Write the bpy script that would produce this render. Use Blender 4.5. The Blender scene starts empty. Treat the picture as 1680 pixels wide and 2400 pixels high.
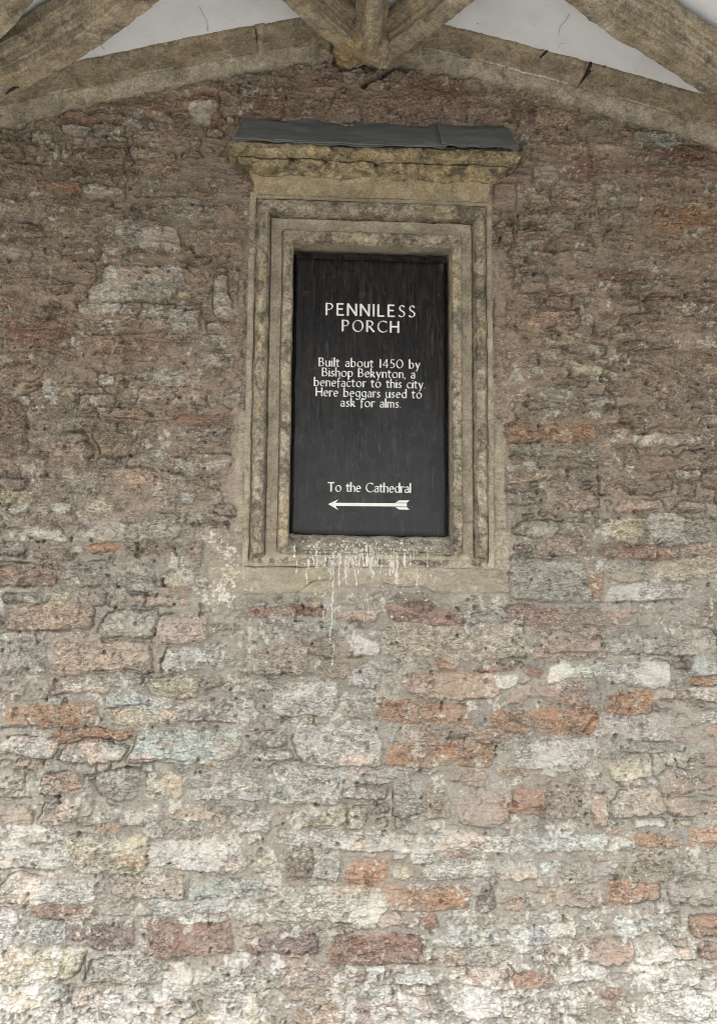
import bpy, math, random
import numpy as np
from math import sin, cos, radians, pi
from mathutils import Vector
from mathutils.bvhtree import BVHTree

random.seed(7)
rng = np.random.default_rng(11)
S = bpy.context.scene

# ------------------------------------------------------------------ camera
F_PX, YAW, PIT, ROL = 2400.0, radians(3.85), radians(6.75), radians(.44)
CAM = np.array([-0.27, -4.0, 1.65])
Fv = np.array([sin(YAW) * cos(PIT), cos(YAW) * cos(PIT), sin(PIT)])
R0 = np.array([cos(YAW), -sin(YAW), 0.0]); U0 = np.cross(R0, Fv)
Rv = R0 * cos(ROL) + U0 * sin(ROL); Uv = -R0 * sin(ROL) + U0 * cos(ROL)
cd = bpy.data.cameras.new("camera"); cam = bpy.data.objects.new("camera", cd)
S.collection.objects.link(cam)
cd.sensor_fit = 'VERTICAL'; cd.sensor_height = 24.0; cd.lens = 24.0; cd.clip_end = 500; cd.clip_start = .05
from mathutils import Matrix
cam.matrix_world = Matrix(((Rv[0], Uv[0], -Fv[0], CAM[0]), (Rv[1], Uv[1], -Fv[1], CAM[1]),
                           (Rv[2], Uv[2], -Fv[2], CAM[2]), (0, 0, 0, 1)))
S.camera = cam

def ray(u, v): return Fv * F_PX + Rv * (u - 840) - Uv * (v - 1200)
def at(u, v, p=0.0):
    """point of the plane p metres in front of the wall face, measured on the photograph"""
    d = ray(u, v); t = (-p - CAM[1]) / d[1]; return CAM + d * t

# ------------------------------------------------------------------ light
SUN_EL, SUN_ROT = radians(42), radians(200)
w = bpy.data.worlds.new("World"); S.world = w; w.use_nodes = True
nt = w.node_tree; bg = nt.nodes["Background"]
sky = nt.nodes.new("ShaderNodeTexSky"); sky.sky_type = 'NISHITA'; sky.sun_disc = False
sky.sun_elevation = SUN_EL; sky.sun_rotation = SUN_ROT; sky.dust_density = 3.0; sky.air_density = 1.0
hs = nt.nodes.new("ShaderNodeHueSaturation"); hs.inputs["Saturation"].default_value = 0.22
nt.links.new(sky.outputs[0], hs.inputs["Color"]); nt.links.new(hs.outputs[0], bg.inputs["Color"])
bg.inputs["Strength"].default_value = 0.13
sl = bpy.data.lights.new("sun", 'SUN'); sl.energy = .9; sl.angle = radians(18); sl.color = (1, .97, .93)
so = bpy.data.objects.new("sun", sl); S.collection.objects.link(so)
sd = Vector((sin(SUN_ROT) * cos(SUN_EL), cos(SUN_ROT) * cos(SUN_EL), sin(SUN_EL)))
so.rotation_euler = sd.to_track_quat('Z', 'Y').to_euler()
S.view_settings.view_transform = 'Standard'; S.view_settings.look = 'None'
S.view_settings.gamma = 1; S.view_settings.exposure = 1.66
try:
    S.cycles.filter_width = 1.0; S.cycles.use_denoising = True; S.cycles.max_bounces = 6; S.cycles.diffuse_bounces = 4
except Exception: pass

# ------------------------------------------------------------------ noise
def _q(t): return t * t * t * (t * (t * 6 - 15) + 10)
_T = np.random.default_rng(5).random((16, 256, 256)).astype(np.float32)
def vn(x, z, seed=0):
    xi = np.floor(x).astype(np.int64); zi = np.floor(z).astype(np.int64)
    fx = _q(x - xi).astype(np.float32); fz = _q(z - zi).astype(np.float32)
    T = _T[seed % 16]; o = (seed // 16) * 37
    a = (xi + o) & 255; b = (a + 1) & 255; c = (zi + o * 3) & 255; d = (c + 1) & 255
    return ((T[a, c] * (1 - fx) + T[b, c] * fx) * (1 - fz) + (T[a, d] * (1 - fx) + T[b, d] * fx) * fz) * 2 - 1
def fbm(x, z, f, o=4, g=.5, seed=0, sx=1.0, sz=1.0):
    r = 0; a = 1; t = 0
    for k in range(o):
        c, s = cos(.6 * k), sin(.6 * k) * (1 if sx == 1 and sz == 1 else 0)
        if s == 0: c = 1
        xx, zz = x * sx, z * sz
        r = r + a * vn((xx * c - zz * s) * f + 13.7 * k + seed, (xx * s + zz * c) * f + 7.3 * k, seed + k); t += a; a *= g; f *= 2.03
    return r / t * 1.5
def sst(a, b, x):
    t = np.clip((x - a) / (b - a), 0, 1); return t * t * (3 - 2 * t)

# ------------------------------------------------------------------ materials
def new_mat(name):
    m = bpy.data.materials.new(name); m.use_nodes = True; n = m.node_tree
    b = n.nodes["Principled BSDF"]; b.inputs["Roughness"].default_value = .9
    try: b.inputs["Specular IOR Level"].default_value = .25
    except Exception: pass
    return m, n, b
class NB:
    def __init__(s, n):
        s.n = n; g = n.nodes.new("ShaderNodeNewGeometry"); s.pos = g.outputs["Position"]
    def sc(s, v):
        m = s.n.nodes.new("ShaderNodeVectorMath"); m.operation = 'MULTIPLY'; m.inputs[1].default_value = v
        s.n.links.new(s.pos, m.inputs[0]); return m.outputs[0]
    def noise(s, scale, det=4, rough=.55, dist=0, stretch=None):
        t = s.n.nodes.new("ShaderNodeTexNoise"); t.inputs["Scale"].default_value = scale; t.inputs["Detail"].default_value = det
        t.inputs["Roughness"].default_value = rough; t.inputs["Distortion"].default_value = dist
        s.n.links.new(s.sc(stretch) if stretch else s.pos, t.inputs["Vector"]); return t.outputs["Fac"]
    def ramp(s, f, a, b, lo=0.0, hi=1.0):
        r = s.n.nodes.new("ShaderNodeMapRange"); r.interpolation_type = 'SMOOTHSTEP'
        for i, v in zip((1, 2, 3, 4), (a, b, lo, hi)): r.inputs[i].default_value = v
        s.n.links.new(f, r.inputs[0]); return r.outputs[0]
    def mul(s, a, b):
        m = s.n.nodes.new("ShaderNodeMath"); m.operation = 'MULTIPLY'
        for i, v in enumerate((a, b)):
            if isinstance(v, (int, float)): m.inputs[i].default_value = v
            else: s.n.links.new(v, m.inputs[i])
        return m.outputs[0]
    def mix(s, f, a, b, mode='MIX'):
        m = s.n.nodes.new("ShaderNodeMix"); m.data_type = 'RGBA'; m.blend_type = mode
        for i, v in ((0, f), (6, a), (7, b)):
            if isinstance(v, (int, float)): m.inputs[i].default_value = v
            elif isinstance(v, tuple): m.inputs[i].default_value = (*v, 1)
            else: s.n.links.new(v, m.inputs[i])
        return m.outputs[2]
    def attr(s, name, out="Color"):
        a = s.n.nodes.new("ShaderNodeAttribute"); a.attribute_name = name; return a.outputs[out]
    def bump(s, f, strength, dist, prev=None):
        b = s.n.nodes.new("ShaderNodeBump"); b.inputs["Distance"].default_value = dist
        if isinstance(strength, (int, float)): b.inputs["Strength"].default_value = strength
        else: s.n.links.new(strength, b.inputs["Strength"])
        s.n.links.new(f, b.inputs["Height"])
        if prev: s.n.links.new(prev, b.inputs["Normal"])
        return b.outputs[0]

def wall_material():
    m, n, b = new_mat("rubble_stone"); k = NB(n)
    c = k.attr("col"); cr = k.attr("col", "Alpha")
    c = k.mix(1.0, c, k.ramp(k.noise(150, 4, .7), .3, .7, .86, 1.14), 'MULTIPLY')
    c = k.mix(cr, c, k.mix(1.0, c, k.ramp(k.noise(34, 6, .7, 1.6, (1, 1, 1.9)), .33, .67, .46, 1.52), 'MULTIPLY'))
    c = k.mix(k.mul(k.mul(k.ramp(k.noise(80, 4, .65, 1.8, (1, 1, 1.5)), .565, .65), .8), cr), c, (.56, .545, .49))
    c = k.mix(k.mul(k.mul(k.ramp(k.noise(60, 4, .65, 2.4, (1, 1, 2.2)), .40, .34), .65), cr), c, (.10, .085, .07))
    c = k.mix(k.mul(k.ramp(k.noise(70, 2, .5), .22, .18), .6), c, (.06, .05, .045))
    n.links.new(c, b.inputs["Base Color"])
    h = k.bump(k.noise(260, 3, .7), .35, .0025)
    h = k.bump(k.noise(80, 5, .68, 1.8, (1, 1, 1.7)), k.mul(cr, .8), .009, h)
    n.links.new(h, b.inputs["Normal"]); return m

def dressed_material(name, base, dark=(.07, .065, .05), darkamt=.4, warm=(.42, .30, .13), warmamt=.3, fleck=.5, bumpd=.004, lo=.50, attr=False, crusty=.26):
    m, n, b = new_mat(name); k = NB(n)
    c = k.mix(1.0, k.attr("col") if attr else base, k.ramp(k.noise(9, 5, .6), .3, .7, .74, 1.2), 'MULTIPLY') if True else base
    c = k.mix(k.mul(k.ramp(k.noise(7, 4, .6, .4), .5, .68), warmamt), c, warm)
    c = k.mix(k.mul(k.ramp(k.noise(16, 6, .72, .6), lo, lo + .16), darkamt), c, dark)
    c = k.mix(1.0, c, k.ramp(k.noise(140, 4, .7), .3, .7, .75, 1.25), 'MULTIPLY')
    c = k.mix(1.0, c, k.ramp(k.noise(36, 6, .72, 1.5), .33, .67, 1 - crusty, 1 + crusty), 'MULTIPLY')
    c = k.mix(k.mul(k.ramp(k.noise(58, 5, .68, 1.8), .60, .68), fleck), c, (.52, .49, .41))
    c = k.mix(k.mul(k.ramp(k.noise(48, 3, .6), .30, .25), .6), c, (.05, .045, .04))
    n.links.new(c, b.inputs["Base Color"])
    h = k.bump(k.noise(190, 4, .7), .6, bumpd * .6)
    h = k.bump(k.noise(45, 5, .65, .6), .6, bumpd * 1.8, h)
    n.links.new(h, b.inputs["Normal"]); return m

def plaster_material():
    m, n, b = new_mat("white_plaster"); k = NB(n)
    c = k.mix(k.ramp(k.noise(4, 5, .6), .35, .7), (.82, .85, .87), (.72, .745, .765))
    c = k.mix(k.mul(k.ramp(k.noise(26, 4, .6, 1.0), .66, .74), .45), c, (.25, .23, .21))
    c = k.mix(k.mul(k.ramp(k.noise(60, 2, .5), .74, .78), .7), c, (.12, .11, .10))
    n.links.new(c, b.inputs["Base Color"]); n.links.new(k.bump(k.noise(25, 5, .6), .4, .004), b.inputs["Normal"]); return m

def board_material():
    m, n, b = new_mat("black_painted_wood"); k = NB(n)
    g = k.noise(14, 6, .6, 2.2, (4.5, 1, .35))
    c = k.mix(k.ramp(g, .38, .68), (.0025, .0025, .003), (.021, .018, .016))
    # dusty paint; its greyer lower part is sky reflection put into the colour
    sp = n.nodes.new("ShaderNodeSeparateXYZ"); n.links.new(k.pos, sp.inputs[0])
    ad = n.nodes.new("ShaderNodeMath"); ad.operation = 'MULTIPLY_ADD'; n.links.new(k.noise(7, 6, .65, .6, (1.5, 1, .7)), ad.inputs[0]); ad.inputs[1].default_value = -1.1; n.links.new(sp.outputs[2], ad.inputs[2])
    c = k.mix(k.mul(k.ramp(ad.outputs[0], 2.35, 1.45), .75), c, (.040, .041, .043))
    c = k.mix(k.mul(k.ramp(k.noise(230, 3, .6), .64, .72), .4), c, (.22, .22, .21))
    c = k.mix(k.mul(k.ramp(k.noise(70, 4, .65, .3, (1.6, 1, .12)), .57, .74), .30), c, (.15, .15, .15))
    c = k.mix(k.mul(k.ramp(k.noise(24, 5, .7, .5), .57, .74), .30), c, (.12, .12, .122))
    n.links.new(c, b.inputs["Base Color"])
    r = k.ramp(k.noise(20, 5, .65),   .3, .7, .24, .42); n.links.new(r, b.inputs["Roughness"])
    b.inputs["Specular IOR Level"].default_value = .14
    n.links.new(k.bump(g, .35, .0016), b.inputs["Normal"]); return m

def plain_material(name, col, rough=.6, var=.2, metal=0.0, scale=30, bumpd=.001):
    m, n, b = new_mat(name); k = NB(n)
    c = k.mix(1.0, col, k.ramp(k.noise(scale, 4, .6), .3, .7, 1 - var, 1 + var), 'MULTIPLY')
    n.links.new(c, b.inputs["Base Color"]); b.inputs["Roughness"].default_value = rough; b.inputs["Metallic"].default_value = metal
    n.links.new(k.bump(k.noise(scale * 2, 4, .6), .4, bumpd), b.inputs["Normal"]); return m

def lead_material():
    m, n, b = new_mat("weathered_lead"); k = NB(n)
    c = k.mix(k.ramp(k.noise(9, 5, .6, .5, (.5, 1, 2.5)), .35, .7), (.10, .112, .118), (.16, .172, .18))
    c = k.mix(k.mul(k.ramp(k.noise(30, 4, .6), .62, .72), .6), c, (.05, .055, .06))
    c = k.mix(k.mul(k.ramp(k.noise(120, 3, .6), .66, .74), .4), c, (.33, .34, .35))
    n.links.new(c, b.inputs["Base Color"]); b.inputs["Roughness"].default_value = .62; b.inputs["Specular IOR Level"].default_value = .4
    n.links.new(k.bump(k.noise(14, 4, .6), .5, .006), b.inputs["Normal"]); return m

M_WALL = wall_material()
M_ROLL = dressed_material("lichened_limestone", (.36, .312, .235), darkamt=.7, warmamt=.3, fleck=.75, bumpd=.007, lo=.46, crusty=.42)
M_TAN = dressed_material("tan_limestone", (.375, .33, .252), darkamt=.25, warmamt=.15, fleck=.35, lo=.53, crusty=.15)
M_GOLD = dressed_material("golden_limestone", (.37, .312, .205), darkamt=.25, warmamt=.3, fleck=.45, lo=.56, crusty=.18)
M_CORN = dressed_material("ochre_limestone", (.335, .28, .17), darkamt=.8, warmamt=.4, fleck=.45, bumpd=.008, lo=.47, crusty=.42)
M_SILL = dressed_material("worn_sill_stone", (.31, .28, .225), darkamt=.6, warmamt=.15, fleck=.9, bumpd=.008, lo=.48, crusty=.4)
M_RIB = dressed_material("rib_limestone", (.245, .203, .138), darkamt=.55, warmamt=.2, fleck=.8, bumpd=.007, lo=.51, attr=True, crusty=.28)
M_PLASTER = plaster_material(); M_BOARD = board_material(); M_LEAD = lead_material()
M_PAINT = plain_material("white_sign_paint", (.74, .74, .71), .55, .07)
M_DROP = plain_material("chalky_white", (.66, .645, .59), .9, .15)
M_WEB = plain_material("sooty_thread", (.035, .03, .026), .95, .3)
M_MORTAR = plain_material("grey_mortar", (.285, .268, .23), .95, .22, scale=40, bumpd=.003)
M_GROUND = plain_material("pale_paving", (.36, .34, .31), .9, .2, scale=6, bumpd=.004)

SHARP = (M_ROLL, M_TAN, M_GOLD, M_CORN, M_RIB)
# ------------------------------------------------------------------ object helpers
def np_mesh(name, V, quads, mat, parent=None, smooth=True, col=None, tris=None, sharp=0):
    V = np.asarray(V, dtype=np.float32).copy()
    if parent is not None: V -= np.array(parent.location, dtype=np.float32)
    me = bpy.data.meshes.new(name)
    q = np.asarray(quads, dtype=np.int32).reshape(-1, 4); t = np.asarray(tris if tris is not None else [], dtype=np.int32).reshape(-1, 3)
    me.vertices.add(len(V)); me.vertices.foreach_set("co", V.ravel())
    nl = q.size + t.size; me.loops.add(nl); me.loops.foreach_set("vertex_index", np.concatenate([q.ravel(), t.ravel()]))
    npoly = len(q) + len(t); me.polygons.add(npoly)
    st = np.concatenate([np.arange(len(q)) * 4, q.size + np.arange(len(t)) * 3]).astype(np.int32)
    me.polygons.foreach_set("loop_start", st)
    me.polygons.foreach_set("use_smooth", np.full(npoly, smooth))
    me.update(calc_edges=True)
    if col is not None:
        a = me.color_attributes.new("col", 'FLOAT_COLOR', 'POINT')
        c4 = np.ones((len(V), 4), dtype=np.float32); c4[:, :np.shape(col)[-1]] = col; a.data.foreach_set("color", c4.ravel())
    me.validate(); me.materials.append(mat)
    if mat in SHARP: me.set_sharp_from_angle(angle=radians(21))
    o = bpy.data.objects.new(name, me); S.collection.objects.link(o)
    if parent is not None: o.parent = parent
    return o
def thing(name, loc, label, cat, group=None):
    o = bpy.data.objects.new(name, None); S.collection.objects.link(o); o.location = loc; o.empty_display_size = .1
    o["label"] = label; o["category"] = cat
    if group: o["group"] = group
    bpy.context.view_layer.update(); return o
def grid_quads(nu, nv, closed_u=False):
    iu = np.arange(nu if closed_u else nu - 1); iv = np.arange(nv - 1)
    A, B = np.meshgrid(iu, iv, indexing='ij'); A2 = (A + 1) % nu
    return np.stack([A * nv + B, A2 * nv + B, A2 * nv + B + 1, A * nv + B + 1], -1).reshape(-1, 4)
def resample(P, n):
    P = np.asarray(P, float); out = [P[0]]
    for a, b in zip(P[:-1], P[1:]):
        for k in range(1, n + 1): out.append(a + (b - a) * k / n)
    return np.array(out)

# ------------------------------------------------------------------ ground
def ground():
    n = 60; g = np.linspace(-30, 30, n); X, Y = np.meshgrid(g, g, indexing='ij')
    V = np.stack([X, Y, np.zeros_like(X)], -1).reshape(-1, 3)
    o = np_mesh("ground", V, grid_quads(n, n), M_GROUND); o["kind"] = "structure"
ground()

# ------------------------------------------------------------------ the rubble wall
COL = {  # real surface colours, linear
 'W': (.54, .525, .485), 'G': (.375, .36, .318), 'P': (.43, .36, .305), 'O': (.385, .24, .155), 'R': (.30, .19, .15),
 'Y': (.52, .475, .36), 'B': (.47, .485, .465), 'D': (.19, .14, .13), 'T': (.37, .33, .252), 'M': (.305, .245, .205),
 'K': (.29, .243, .195), 'C': (.305, .288, .25), 'o': (.41, .32, .25), 'r': (.37, .295, .245), 'L': (.55, .535, .48)}
# tile origin (ox,oy), scale .5227: stones read off the photograph (x0,y0,x1,y1,colour)
TILES = {
(0, 0): "280 510 440 550 R;120 580 240 640 W;300 565 420 600 B;800 465 990 555 W;770 450 865 550 M;930 515 1010 575 R;1050 440 1290 500 R;860 430 990 462 R;1290 445 1480 520 r;610 590 740 640 P;780 610 890 650 G;590 670 780 720 P;180 820 375 855 R;280 750 330 795 o;700 740 830 795 o;700 890 960 965 G;530 1000 800 1115 W;0 640 110 700 K;330 660 560 740 K;440 560 560 620 G;0 880 180 960 P;230 900 480 960 K;0 990 200 1080 K;240 1010 500 1100 P;640 810 830 870 G;850 800 990 870 K;560 430 760 500 r;420 470 600 540 K;1500 410 1607 500 r;1520 310 1620 390 W",
(840, 0): "0 450 400 548 r;200 380 480 470 R;490 400 660 540 P;780 490 950 565 Y;845 610 1000 690 P;1000 530 1110 580 G;930 710 1090 785 R;1240 600 1510 655 B;1270 670 1400 705 R;1410 655 1570 730 R;1470 740 1640 820 r;1110 880 1240 930 G;1300 955 1700 1040 O;1450 890 1700 940 Y;720 950 830 1000 P;850 820 1060 930 P;1070 950 1290 1010 G;1190 735 1450 800 r;720 620 800 700 G;780 760 880 830 W;760 840 840 930 P;1020 610 1200 690 P;610 980 690 1090 P;850 950 980 1030 G;700 1040 850 1110 P;880 1050 1080 1120 K;1110 1050 1300 1120 K;1330 1060 1607 1130 o;1250 830 1420 880 r",
(0, 600): "450 50 850 130 B;360 135 780 195 W;340 210 520 245 W;640 220 890 330 W;960 85 1040 270 L;920 290 980 325 W;0 185 130 240 R;0 280 310 420 R;340 265 630 335 P;320 360 750 430 r;845 355 1050 420 L;870 450 1040 505 L;420 480 610 525 P;440 530 520 580 W;620 530 900 595 B;580 602 920 660 L;930 600 1070 670 W;780 700 1000 750 R;780 765 1000 815 G;0 660 130 910 M;150 700 430 780 G;440 690 740 740 P;200 840 390 910 P;420 790 600 900 K;640 860 770 930 G;110 930 210 1000 G;240 960 490 1070 G;520 970 740 1060 P;760 970 1000 1050 G;0 940 100 990 K;0 1060 170 1110 Y;380 1080 520 1140 Y;560 1080 800 1147 P;820 1060 870 1110 B;0 70 180 110 K;0 500 190 560 P;200 550 330 640 Y;190 60 420 110 P;0 115 300 170 K;790 830 980 900 P;50 1115 330 1150 W",
(840, 600): "830 110 1050 165 P;790 250 970 340 r;650 250 780 310 o;1030 375 1100 430 W;985 275 1050 340 W;1520 370 1590 410 L;1220 300 1410 340 P;640 425 780 460 W;820 440 890 470 W;670 505 830 545 W;650 615 740 670 B;780 590 960 720 G;650 745 1055 830 O;690 850 1070 915 G;1270 800 1550 850 L;1540 710 1600 750 L;1070 910 1140 950 P;1080 1000 1140 1080 P;1060 70 1280 110 R;1300 590 1410 645 P;960 490 1130 525 Y;1110 560 1290 620 K;1180 660 1340 740 K;690 960 950 1010 P;970 950 1060 1010 G;660 1060 830 1120 G;880 1060 1050 1130 P;1180 900 1400 960 K;1430 880 1600 950 K;1170 1000 1400 1070 K;1300 180 1607 250 K;850 350 990 400 Y;1150 380 1400 430 K;1250 480 1500 540 K;1350 110 1607 160 K;700 170 960 230 r;1450 560 1620 640 K",
(0, 1200): "0 65 300 125 W;455 45 830 130 G;355 70 450 115 W;0 140 110 185 G;378 150 522 178 O;840 110 920 225 P;0 225 240 335 o;270 225 580 335 G;580 240 700 350 G;725 265 865 325 Y;690 328 860 375 M;215 360 310 400 Y;335 335 480 405 G;505 372 840 430 P;40 410 430 535 o;460 430 690 570 G;690 465 920 590 P;20 540 220 578 W;10 590 220 720 G;230 575 690 720 o;720 610 1010 710 W;1080 555 1180 590 o;1080 602 1390 720 P;180 745 475 820 P;640 740 870 830 Y;1085 755 1240 795 L;475 815 750 885 B;10 865 455 965 O;475 895 770 950 Y;790 850 1160 940 W;1250 760 1530 910 W;1545 800 1700 910 W;260 975 640 1025 O;0 1010 250 1090 W;290 1040 590 1110 W;600 980 1070 1105 B;1115 1085 1300 1125 W;1330 965 1710 1125 W;1190 490 1607 545 G;1100 420 1310 470 R;1325 425 1470 460 R;1400 560 1600 640 K;880 830 1120 845 G;890 740 1050 800 K;1110 980 1310 1060 G;480 740 630 800 G;950 620 1060 680 G;1440 650 1640 740 K",
(840, 1200): "1085 30 1275 135 Y;1290 20 1450 150 W;1460 30 1607 140 G;900 25 1080 70 G;700 40 890 110 G;1090 150 1390 205 R;1400 150 1700 200 r;800 110 1030 200 r;690 215 1025 400 G;1035 255 1085 375 O;1095 215 1300 310 G;1310 215 1700 310 Y;1100 325 1490 400 W;145 425 445 498 R;680 430 880 505 R;890 440 1095 505 r;1110 435 1330 510 o;110 520 720 640 Y;780 525 1075 665 r;1085 530 1370 630 G;355 655 440 690 O;545 668 715 705 R;745 697 810 728 R;830 670 1100 750 W;1110 660 1390 780 W;1390 675 1480 710 D;190 710 600 835 o;600 730 720 795 W;650 770 1020 850 r;1500 730 1700 775 O;1120 795 1310 905 O;1320 800 1490 850 P;1490 785 1700 850 W;120 850 530 945 O;580 875 1060 975 O;1070 915 1400 1020 G;180 960 640 1020 o;1430 970 1700 1040 o;120 1027 600 1130 O;690 1010 1060 1147 W;1120 1090 1320 1190 Y;-60 520 100 645 W;-60 655 95 780 W;1500 1080 1700 1140 r;1120 1030 1400 1085 G;1380 540 1600 640 G;460 430 660 500 G;1350 430 1520 510 G;1540 420 1700 500 K",
(0, 1800): "0 0 125 130 G;175 15 380 115 o;430 0 620 140 G;640 30 830 150 Y;855 80 1190 135 W;1210 0 1545 145 W;840 0 1060 70 G;0 160 160 250 P;170 165 340 240 P;415 175 730 250 W;430 252 540 285 O;760 180 1040 240 o;1055 185 1220 265 W;1310 165 1545 250 Y;1555 185 1640 275 Y;25 245 270 320 W;0 335 290 455 B;310 305 645 460 Y;630 255 710 330 L;650 330 1105 460 W;1110 280 1180 320 W;1110 380 1230 490 Y;1275 345 1390 500 K;1395 385 1510 500 W;1545 405 1720 530 O;10 490 460 610 W;490 480 830 580 P;840 505 1180 575 B;460 630 700 670 G;705 585 1140 655 B;180 625 440 685 R;1205 545 1720 680 L;0 625 110 760 W;130 705 320 780 B;330 720 390 770 R;400 690 620 795 D;650 690 1040 830 R;1165 760 1225 825 D;1110 785 1160 830 R;1240 735 1430 830 D;1490 740 1900 870 R;0 800 370 970 Y;385 840 730 980 G;890 880 1250 1000 G;740 880 880 1000 W;0 980 200 1080 Y;220 975 310 1060 B;320 990 560 1090 P;1330 1050 1540 1147 o;900 1005 1200 1110 G;1220 270 1540 340 W;1260 880 1480 980 P;590 1000 880 1100 W;0 1090 300 1160 G;820 670 1040 688 W",
(840, 1800): "310 70 400 235 o;440 85 690 250 P;680 100 830 215 R;150 80 300 220 G;1060 105 1125 245 o;1140 100 1360 215 P;1370 130 1607 220 o;-140 290 490 370 L;505 290 745 370 W;750 295 1225 375 B;1240 290 1440 350 O;1500 280 1700 350 O;290 415 785 495 L;790 410 875 490 B;890 415 990 490 G;1000 420 1150 490 G;0 420 120 505 O;160 430 250 495 Y;105 525 520 640 O;530 535 595 655 D;605 530 880 635 o;880 540 1100 630 P;1110 510 1375 610 O;270 650 365 705 R;80 650 195 710 P;395 710 660 785 B;665 690 920 770 B;925 660 965 770 Y;1130 665 1255 765 B;1255 670 1280 770 M;1285 660 1450 740 B;1490 665 1700 765 R;850 770 1215 870 r;1220 800 1540 870 W;1530 790 1700 850 R;150 925 360 965 B;700 910 855 985 R;190 975 360 1020 P;890 880 1100 960 W;1080 980 1180 1030 R;1075 1050 1265 1130 o;1270 1030 1607 1130 W;1250 900 1607 1000 G;380 1010 620 1120 W;390 800 700 880 G;420 900 680 980 P;1320 1230 1600 1300 G;0 1050 160 1140 P;650 1040 1040 1110 G;1160 420 1420 500 K;1450 400 1650 500 G;1400 520 1650 620 G;830 60 1040 240 K;1360 20 1607 110 K"}
# smooth dressed blocks bedded round the frame (photo pixels)
ASHLAR = [(492, 1245, 576, 1330, 'T'), (490, 1328, 792, 1390, 'T'), (790, 1330, 1002, 1374, 'T'), (1000, 1330, 1195, 1390, 'T'), (1157, 1246, 1196, 1334, 'T'),
          (548, 968, 576, 1244, 'T'), (1158, 985, 1184, 1246, 'T'), (532, 395, 592, 478, 'M'), (1155, 430, 1208, 492, 'M'),
          (556, 640, 578, 962, 'M'), (1160, 690, 1188, 980, 'M'), (592, 415, 1150, 470, 'T'), (1165, 610, 1200, 690, 'M')]
# window opening of the frame
FX0, FX1 = at(577, 900)[0], at(1153, 900)[0]
FZ0, FZ1 = at(868, 1330)[2], at(868, 462)[2]

def A_arch(x):
    ax = np.abs(x); return 4.005 + .016 * x - .28 * (np.sqrt(ax * ax + .1225) - .35) - .12 * np.clip(ax - 1.45, 0, 9) ** 2

def axis(a, b, c, d, fine, coarse):
    return np.concatenate([np.arange(a, b, coarse), np.arange(b, c, fine), np.linspace(c, d, max(2, int((d - c) / coarse)))])

def quad_sdf(X, Z, P, rnd):
    """smooth signed distance of a convex quadrilateral P (4x2, anticlockwise)"""
    ds = []
    for i in range(4):
        a, b = P[i], P[(i + 1) % 4]; e = b - a; n = np.array([e[1], -e[0]]); n = n / (np.linalg.norm(n) + 1e-9)
        ds.append((X - a[0]) * n[0] + (Z - a[1]) * n[1])
    D = np.stack(ds); m = D.max(0)
    return m + rnd * np.log(np.exp(np.clip((D - m) / rnd, -30, 0)).sum(0))

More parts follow.
